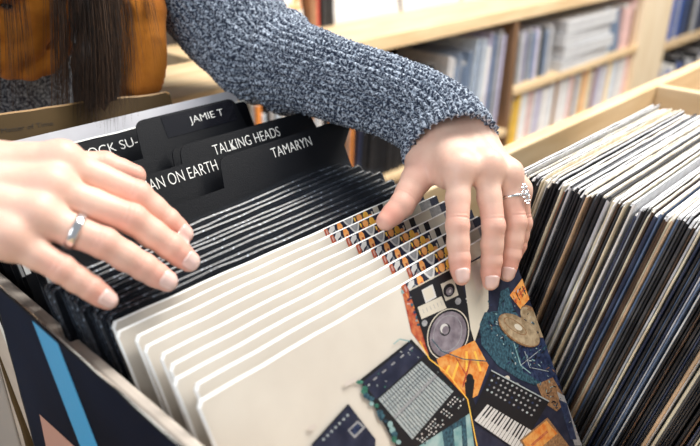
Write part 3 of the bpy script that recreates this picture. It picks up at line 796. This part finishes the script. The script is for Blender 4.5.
        th = np.linspace(0, 2 * PI, nth, endpoint=False)
        Sg, Th = np.meshgrid(ss, th, indexing='ij')
        # stitches: rib columns, each a chain of slanted loops
        colu = Th / (2 * PI) * ribs; cf = colu - np.floor(colu); sgn = np.where(cf < .5, 1, -1)
        rib = np.abs(np.sin(PI * colu))
        loop = np.abs(np.sin(PI * (Sg / .0047 + sgn * (cf - .5) * .9 + .37 * np.floor(colu))))
        rs2 = np.random.RandomState(2)
        nz = rs2.normal(0, 1, Sg.shape)
        for _ in range(2): nz = (nz + np.roll(nz, 1, 0) + np.roll(nz, 1, 1) + np.roll(nz, -1, 0) + np.roll(nz, -1, 1)) / 5
        disp = .0032 * rib ** .6 + .0016 * loop ** .7 * rib ** .4 + .0012 * nz
        # soft folds where the arm bends
        fold = np.zeros_like(Sg)
        for c, a, wd, ph in ((.352, .0065, .020, .4), (.388, -.0125, .010, .6), (.412, .0070, .013, 1.0), (.31, .0025, .02, 2.2), (.13, .004, .03, 3.)):
            fold += a * np.exp(-((Sg - c - .018 * np.sin(Th + ph)) / wd) ** 2) * (.8 + .2 * np.cos(Th + ph))
        Rad = Rr[:, None] + disp + fold
        Q = X[:, None] + Rad[..., None] * (np.cos(Th)[..., None] * U[:, None] + np.sin(Th)[..., None] * Vv[:, None])
        # turned-in cuff
        Qe = [X[-1] + (Rad[-1] - q)[:, None] * (np.cos(th)[:, None] * U[-1] + np.sin(th)[:, None] * Vv[-1]) + Tn[-1] * a for q, a in ((.001, .0014), (.003, .0016), (.005, 0.), (.006, -.02))]
        Q = np.concatenate([Q, np.array(Qe)])
        n2, m2, _ = Q.shape; i = np.arange(n2 - 1)[:, None] * m2; j = np.arange(m2)[None]; j2 = (j + 1) % m2
        Fq = np.stack([i + j, i + j2, i + m2 + j2, i + m2 + j], -1).reshape(-1, 4)
        o = link(nm, np_mesh(nm, [(Q.reshape(-1, 3), Fq)], [KN]), sw)
        return o, X, U, Vv, Tn, Rr
    cufA = d(451, 148, .601)
    pth = [shA + np.array([-.01, .05, .02]), shA * .6 + elA * .4, elA + np.array([.004, .0, -.004]), d(330, 78, .692), d(395, 99, .650), d(438, 123, .620), cufA]
    oA, X, U, Vv, Tn, Rr = sleeve(pth, [.075, .066, .052, .0375, .0340, .0352, .0396], 'sleeve', 420, 36, .0009)
    oA['label'] = 'near sleeve in chunky ribbed knit'
    # loose wool fibres along the sleeve
    rr = random.Random(8); mb = MB()
    for q in range(2600):
        i = rr.randrange(30, len(X)); a = rr.uniform(0, 2 * PI); dr = math.cos(a) * U[i] + math.sin(a) * Vv[i]
        p = X[i] + dr * (Rr[i] + .0018); v = dr * rr.uniform(.3, 1) + Tn[i] * rr.gauss(0, .9) + np.cross(Tn[i], dr) * rr.gauss(0, .8); v /= np.linalg.norm(v); ln = rr.uniform(.002, .0055)
        q1 = p + v * ln * .5; v2 = v + np.array([rr.gauss(0, .6) for _ in range(3)]); q2 = q1 + v2 * ln * .5
        mb.tube([p, q1, q2], [.00016, .00014, .00005], 3, 0, False)
    for k2 in range(len(mb.v)): mb.v[k2] = (mb.v[k2][0], mb.v[k2][1], mb.v[k2][2] + EYE)
    fz = link('wool_fuzz', mb.mesh('wool_fuzz', mat('wool_fibre', (.42, .48, .58), .9, .2)), sw); fz['kind'] = 'stuff'
    fbm = fb
    sleeve([shB * .5 + elB * .5, elB, elB * .5 + fb * .5, fb * .25 + wb * .75 - np.array([.0, .02, 0])][0:4], [.060, .055, .044, .040], 'sleeve', 160, 46, .0025)
    # ---- trousers
    Tq = Field((.05, .75, -1.23), (.55, 1.25, -.2), .008)
    Tq.cone((.235, 1.0, -.30), (.355, 1.0, -.30), .128, .128, .03)
    for sx in (-1, 1):
        x = .295 + sx * .085; Tq.cone((x, 1.0, -.32), (x, .97, -.74), .096, .066, .02); Tq.cone((x, .97, -.74), (x, 1.02, -1.12), .066, .052, .02)
    link('trousers', np_mesh('trousers', [Tq.polys()], [mat('trouser_cloth', (.03, .035, .05), .85, .2)]), per)
    # ---- scarf
    Q = Field((.10, .66, -.34), (.52, 1.02, .16), .0032)
    rr = random.Random(12)
    for k2, (zl, yl, hw, r) in enumerate(((-.045, .755, .070, .022), (-.085, .742, .080, .020), (-.122, .735, .088, .018), (-.150, .735, .094, .014), (-.170, .740, .098, .011))):
        pts = []
        for t in np.linspace(-1, 1, 15):
            x = .280 + .012 * math.sin(k2 * 1.7) + hw * math.sin(t * 1.45) ; z = zl + (.10 - zl) * (abs(t) ** 2.0); yy = yl + (.83 - yl) * (abs(t) ** 2.0)
            pts.append((x, yy + .004 * math.sin(5 * t + k2), z + .004 * math.sin(7 * t + 2 * k2)))
        for a, b in zip(pts[:-1], pts[1:]): Q.cone(a, b, r, r, .005)
    for k2 in range(10):                    # round the neck
        a = PI * k2 / 9; b = PI * (k2 + 1) / 9
        Q.cone((.287 + .088 * math.cos(a), .83 + .08 * math.sin(a), .105), (.287 + .088 * math.cos(b), .83 + .08 * math.sin(b), .105), .033, .033, .01)
    # the hanging end: four long vertical folds
    def hang(px0, px1, d0, r0, r1, yend):
        a = d(px0, -95, d0 + .02); b = d((px0 + px1) / 2, 10, d0); c = d(px1, yend, d0 + .004)
        Q.cone(a, b, r0, (r0 + r1) / 2, .008); Q.cone(b, c, (r0 + r1) / 2, r1, .008)
    hang(104, 118, .735, .017, .016, 84); hang(122, 135, .728, .014, .015, 84); hang(140, 150, .730, .013, .0125, 84); hang(152, 161, .738, .010, .0085, 88); hang(88, 100, .745, .016, .014, 80)
    for cpx, cw in ((112, .003), (128, .0028), (144, .0026), (155, .002)):
        Q.cone(d(cpx - 8, -60, .716), d(cpx + 3, 70, .7135), cw, cw * .7, .006, True)
    SC = mat('ochre_scarf', (.50, .18, .022), .9, .1, (.34, .11, .014), 30, 4, .45, 1100, sheen=.1)
    scf = link('scarf', np_mesh('scarf', [Q.polys()], [SC]), per); scf['label'] = 'ochre cotton scarf in loose folds'
    # ---- hair
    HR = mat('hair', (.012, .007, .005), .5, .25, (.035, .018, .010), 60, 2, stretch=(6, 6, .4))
    HL = mat('hair_lit', (.12, .06, .03), .5, .3, (.06, .03, .016), 60, 2, stretch=(6, 6, .4))  # lighter copy of the hair colour, paints the light on single strands
    G = Field((.15, .60, -.30), (.50, .95, .42), .005)
    G.ellipsoid((.295, .800, .293), (.086, .092, .100), .02); G.cone((.22, .83, .25), (.21, .83, .08), .035, .03, .03); G.cone((.37, .80, .27), (.37, .745, .10), .036, .032, .03); G.cone((.295, .88, .26), (.295, .91, .06), .05, .04, .03)
    lock = [(d(95, -60, .690), .030), (d(96, 0, .686), .022), (d(97, 50, .682), .017), (d(98, 80, .681), .014)]
    for ex, ey in ((76, 104), (90, 110), (104, 108), (116, 98)): G.cone(d(97 + (ex - 97) * .7, 60, .682), d(ex, ey, .681), .011, .0035, .01)
    G.cone((.37, .745, .10), lock[0][0], .034, .030, .02)
    for (a, ra), (b, rb) in zip(lock[:-1], lock[1:]): G.cone(a, b, ra, rb, .01)
    V0, Q0 = G.polys()
    hair = link('hair', np_mesh('hair', [(V0, Q0)], [HR]), per); hair['label'] = 'long dark brown hair'
    rr = random.Random(77); mb = MB()
    def strand(p0, px_top, px_end, y_end, dep, mi, r):
        a = d(px_top, -30, dep + .012); b = d(px_top * .6 + px_end * .4 + rr.gauss(0, 2.5), 30, dep + rr.gauss(0, .001)); c = d(px_end, y_end, dep + rr.gauss(0, .002))
        pts = []
        cps = [np.array(p0), a, b, c]
        for t in np.linspace(0, 1, 13):
            m1 = (1 - t); pts.append(m1 ** 3 * cps[0] + 3 * m1 * m1 * t * cps[1] + 3 * m1 * t * t * cps[2] + t ** 3 * cps[3])
        mb.tube(pts, [r * (1 - .75 * (k2 / 12) ** 3) for k2 in range(13)], 3, mi, False)
    for q in range(950):
        g = rr.random()
        px = min(132, max(52, rr.gauss(98, 17))); end = px + rr.gauss(0, 5)
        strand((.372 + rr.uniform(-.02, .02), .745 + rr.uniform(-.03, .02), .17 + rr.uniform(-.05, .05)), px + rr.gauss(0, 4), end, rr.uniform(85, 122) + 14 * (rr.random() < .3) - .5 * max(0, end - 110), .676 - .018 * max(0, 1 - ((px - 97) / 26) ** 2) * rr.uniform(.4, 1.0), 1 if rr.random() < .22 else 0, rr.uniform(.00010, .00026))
    for q in range(110):
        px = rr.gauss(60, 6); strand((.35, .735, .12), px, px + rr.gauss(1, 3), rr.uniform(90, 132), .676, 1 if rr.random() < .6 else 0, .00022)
    for q in range(34):
        px = rr.gauss(150, 7); strand((.40, .745, .12), px - 6, px + rr.gauss(4, 4), rr.uniform(20, 75), .695, rr.randrange(2), .00016)
    for q in range(60):
        px = rr.gauss(14, 12); strand((.27, .70, .14), px - 2, px + rr.gauss(0, 4), rr.uniform(70, 132), .672, rr.randrange(2), .0002)
    mb.v = [(x, yv, z + EYE) for x, yv, z in mb.v]
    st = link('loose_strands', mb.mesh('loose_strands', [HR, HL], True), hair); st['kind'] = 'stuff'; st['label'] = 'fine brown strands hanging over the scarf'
    # eyes, brows and lips (outside the picture)
    BRW = mat('brow', (.03, .018, .012), .7)
    for sx in (-1, 1):
        c = np.array((.295 + sx * .032, .7035, .257 + EYE)); mb = MB()
        R = np.array([[c + .0125 * np.array((math.cos(t) * math.sin(a_), -math.cos(a_), math.sin(t) * math.sin(a_))) for t in np.linspace(0, 2 * PI, 16, endpoint=False)] for a_ in np.linspace(.01, PI, 15)])
        mb.grid(R[:3], 1, True); mb.grid(R[2:], 0, True)
        link('eye', mb.mesh('eye', [mat('eye_white', (.62, .58, .54), .2), mat('iris', (.05, .03, .02), .2)], True), per)
        mb = MB(); mb.tube([(.295 + sx * .015, .690, .278 + EYE), (.295 + sx * .032, .689, .283 + EYE), (.295 + sx * .050, .702, .279 + EYE)], [.002, .003, .001], 6); link('eyebrow', mb.mesh('eyebrow', BRW, True), per)
    mb = MB(); mb.tube([(.274, .679, .206 + EYE), (.286, .6715, .2065 + EYE), (.295, .6705, .2055 + EYE), (.304, .6715, .2065 + EYE), (.316, .679, .206 + EYE)], [.001, .0042, .0045, .0042, .001], 8)
    link('lips', mb.mesh('lips', mat('lip', (.50, .20, .17), .4), True), per)
    return per
PERSON = build_person()
#@@PEND

# ------------------------------------------------------------------ low bookcases behind
YF, YB = 1.10, 1.37                                  # front and back of the shelves
WALNUT = wood('dark_upright', (.26, .15, .085), (.18, .10, .05), (14, 14, 2))
def bookcase(name, label, x0, x1, boards, uprights):
    bc = link(name, None, loc=((x0 + x1) / 2, (YF + YB) / 2, 0)); tag(bc, label, 'bookcase')
    ox, oy = (x0 + x1) / 2, (YF + YB) / 2
    def part(n, a, b, m):
        mb = MB(); mb.box((a[0] - ox, a[1] - oy, a[2] + EYE), (b[0] - ox, b[1] - oy, b[2] + EYE)); return bevel(link(n, mb.mesh(n, m), bc), .002)
    for (bx0, bx1, z0, z1) in boards: part('shelf_board', (bx0, YF, z0), (bx1, YB, z1), PINE)
    for (ux0, ux1, zt) in uprights: part('upright', (ux0, YF + .004, -EYE), (ux1, YB, zt), WALNUT if 1.8 < ux0 < 1.9 else PINE_V)
    part('back_panel', (x0, YB, -EYE), (x1, YB + .008, .25), mat('back_board', (.05, .04, .035), .7))
    return bc
bookcase('bookcase', 'long pale wooden bookcase behind the rack with thick top board', .80, 3.13,
         [(.80, 3.13, -.343, -.308), (1.895, 2.83, -.578, -.556), (.80, 3.13, -.79, -.76), (.83, 1.873, -.702, -.682), (.80, 3.13, -1.16, -1.13)], [(.80, .83, -.351), (1.873, 1.893, -.351), (2.83, 3.06, .25), (3.062, 3.13, .25)])
bookcase('bookcase', 'second bookcase to the right beyond the bright upright', 3.14, 4.6, [(3.14, 4.6, -.62, -.59), (3.14, 4.6, -.22, -.19), (3.14, 4.6, -1.05, -1.02)], [(4.56, 4.6, .25)])
COL = {'slate blue': (.16, .22, .33), 'black': (.015, .016, .02), 'pale blue': (.50, .58, .68), 'grey': (.35, .36, .38), 'white': (.82, .80, .78), 'navy': (.03, .05, .12), 'brown': (.25, .13, .07),
       'yellow': (.80, .52, .10), 'pink': (.70, .48, .46), 'orange': (.78, .28, .06), 'pale grey': (.62, .62, .64), 'lilac': (.42, .40, .55), 'green': (.15, .26, .2), 'cobalt': (.04, .12, .50), 'red': (.5, .08, .06)}
def cmat(c): return mat('card_' + c.replace(' ', '_'), COL[c], .5, .4, tuple(min(1, v * 1.3 + .01) for v in COL[c]), 60, 2)
rng = random.Random(4)
def row(kind, cat, group, x0, x1, zb, hs, ts, cols, where, lean=0., depth=.19, gap=.002, front=None):
    x = x0; n = 0
    while x < x1:
        n += 1; t = rng.uniform(*ts); h = rng.uniform(*hs); c = rng.choice(cols)
        mb = MB(); mb.box((0, 0, 0), (t, depth, h))
        w2 = .0015 if t > .006 else .0006
        mb2 = MB(); mb2.box((w2, w2, w2), (t - w2, depth - w2, h + .0006))
        o = bevel(link(kind, mb.mesh(kind, cmat(c)), None, (x, (front or YF + .02) + rng.uniform(0, .012), zb + EYE), (0, lean, 0)), min(.0012, t * .3), 1)
        c2 = link('page_block', mb2.mesh('page_block', PAPERS[0 if c != 'black' else 1]), o)
        tag(o, f"{c} {cat}, {ordinal(n)} from left in {where}", cat, group)
        x += t / math.cos(lean) + gap
    return n
# left bay: tall sleeves leaning
row('record_sleeve', 'record', 'records in the left bay', 1.20, 1.49, -.682, (.22, .27), (.004, .009), ['black', 'black', 'black', 'navy'], 'the left shelf bay', .10)
row('record_sleeve', 'record', 'records in the left bay', 1.55, 1.64, -.682, (.24, .28), (.006, .012), ['pale blue', 'slate blue', 'pale grey', 'grey'], 'the leaning bunch, left shelf bay', .12)
row('record_sleeve', 'record', 'records in the left bay', 1.765, 1.845, -.682, (.295, .315), (.006, .014), ['slate blue', 'pale grey', 'grey', 'slate blue', 'lilac'], 'the tall bunch, left shelf bay', .06)
row('record_sleeve', 'record', 'records in the left bay', 1.675, 1.75, -.682, (.27, .305), (.006, .014), ['slate blue', 'pale grey', 'grey', 'pale blue', 'white', 'lilac'], 'the middle of the left shelf bay', .10)
# middle bay above the short board
row('book', 'book', 'books on the middle board', 1.90, 2.16, -.556, (.148, .168), (.008, .018), ['black', 'slate blue', 'lilac', 'navy', 'grey', 'slate blue'], 'the middle board row', .0)
for k in range(4):
    mb = MB(); mb.box((0, 0, 0), (.36, .2, .040)); mb.box((.005, -.002, .032), (.355, 0, .038))
    o = bevel(link('card_box', mb.mesh('card_box', mat('box_card', (.60, .61, .63), .6, .3, (.54, .55, .58), 20)), None, (2.20 + .008 * (k % 2), YF + .005, -.556 + EYE + .0425 * k), (0, 0, .02 * (-1) ** k)), .003)
    tag(o, ['white card box at the bottom of the bookcase stack', 'white card box second from the bottom of the bookcase stack', 'white card box just below the top of the bookcase stack', 'white card box topmost in the bookcase stack'][k], 'box', 'white boxes stacked in the bookcase')
row('book', 'book', 'leaning books beside the white boxes', 2.60, 2.68, -.556, (.16, .175), (.012, .02), ['pale blue', 'grey', 'slate blue'], 'the group leaning on the white boxes', -.22)
row('book', 'book', 'books at the end of the middle board', 2.70, 2.81, -.556, (.15, .19), (.008, .02), ['white', 'pale grey', 'pink', 'white', 'brown'], 'the group by the bright upright', 0)
# lower row of the middle bay
row('magazine', 'magazine', 'magazines on the lower shelf', 1.90, 2.81, -.76, (.15, .172), (.008, .022), ['pink', 'white', 'pale grey', 'pale blue', 'yellow', 'white', 'lilac', 'white', 'brown', 'pale grey', 'white'], 'the lower middle shelf', .06)
row('magazine', 'magazine', 'magazines on the bottom shelf', .84, 1.84, -1.13, (.26, .31), (.012, .03), ['grey', 'pale grey', 'orange', 'white', 'brown', 'slate blue'], 'the bottom left shelf', .03)
row('record_sleeve', 'record', 'records hidden low in the left bay', .85, 1.18, -.682, (.24, .30), (.006, .014), ['orange', 'grey', 'pale grey', 'black', 'pale blue', 'brown'], 'the far left shelf bay', .05)
# right bookcase
row('book', 'book', 'books in the right bookcase', 3.20, 4.2, -.59, (.27, .33), (.012, .03), ['black', 'navy', 'navy', 'slate blue', 'black', 'cobalt', 'grey'], 'the right bookcase upper row', 0)
row('book', 'book', 'books low in the right bookcase', 3.20, 4.2, -1.02, (.27, .33), (.014, .03), ['black', 'navy', 'grey', 'white', 'cobalt'], 'the right bookcase lower row', 0)
# on the top board
FLOWER = mat('flower_print', (.88, .84, .80), .6, .3, (.85, .35, .10), 16, 2, lo=.52, hi=.58)
mb = MB(); mb.box((0, 0, 0), (.30, .02, .30)); o = bevel(link('picture_book', mb.mesh('picture_book', FLOWER), None, (.895, 1.30, -.308 + EYE), (-.18, 0, 0)), .002)
tag(o, 'white picture book with orange blotches propped on the bookcase top', 'book')
row('book', 'book', 'dark books on the bookcase top', 1.205, 1.27, -.308, (.2, .22), (.014, .022), ['red', 'black', 'brown', 'black'], 'the dark group on the bookcase top', 0, .05, front=1.285)
for k, (x, w) in enumerate(((1.30, .26), (1.575, .28), (1.87, .30), (2.19, .3))):
    mb = MB(); mb.box((0, 0, 0), (w, .012, .28)); o = bevel(link('display_sleeve', mb.mesh('display_sleeve', mat('display_card', (.66, .66, .66), .6, .3, (.6, .58, .58), 8)), None, (x, 1.30, -.308 + EYE), (-.15, 0, 0)), .001)
    tag(o, ['white', 'second', 'third', 'fourth'][k] + ' display sleeve propped on the bookcase top, right of the dark books', 'record', 'white sleeves propped on the bookcase top')


# ------------------------------------------------------------------ light
sc = bpy.context.scene
w = bpy.data.worlds.new('World'); sc.world = w; w.use_nodes = True
w.node_tree.nodes['Background'].inputs[0].default_value = (.90, .95, 1.0, 1); w.node_tree.nodes['Background'].inputs[1].default_value = .26
def area(name, loc, target, size, power, col=(1, 1, 1), sy=None):
    l = bpy.data.lights.new(name, 'AREA'); l.energy = power; l.color = col; l.shape = 'RECTANGLE'; l.size = size; l.size_y = sy or size
    o = bpy.data.objects.new(name, l); C.objects.link(o); o.location = W(loc)
    o.rotation_euler = (Vector(target) - Vector(loc)).to_track_quat('-Z', 'Y').to_euler(); return o
area('ceiling_lamp', (1.25, .42, 1.40), (.5, .35, -.2), .9, 33, (1, .97, .92))
area('shop_window', (-1.5, -.1, .9), (.4, .4, -.2), 1.2, 15, (.92, .97, 1))
area('shelf_fill', (2.3, -.3, 1.4), (2.3, 1.2, -.4), 1.3, 46, (1, .95, .86))  # added fill that brightens the bookcase, no fixture belongs to it
# ------------------------------------------------------------------ camera
cam = bpy.data.cameras.new('camera'); co = bpy.data.objects.new('camera', cam); C.objects.link(co)
cam.sensor_width = 36; cam.lens = FPX * 36 / 700; cam.clip_start = .02; cam.clip_end = 60
M = Matrix((RV / np.linalg.norm(RV), -D3 / np.linalg.norm(D3), -F3 / np.linalg.norm(F3))).transposed()
co.matrix_world = Matrix.Translation((0, 0, EYE)) @ M.to_4x4()
cam.dof.use_dof = True; cam.dof.focus_distance = .595; cam.dof.aperture_fstop = 4.6
sc.camera = co
sc.view_settings.view_transform = 'Standard'; sc.view_settings.look = 'None'; sc.view_settings.gamma = 1; sc.view_settings.exposure = .68; sc.view_settings.use_curve_mapping = False
sc.cycles.use_denoising = True
sc.cycles.transparent_max_bounces = 12
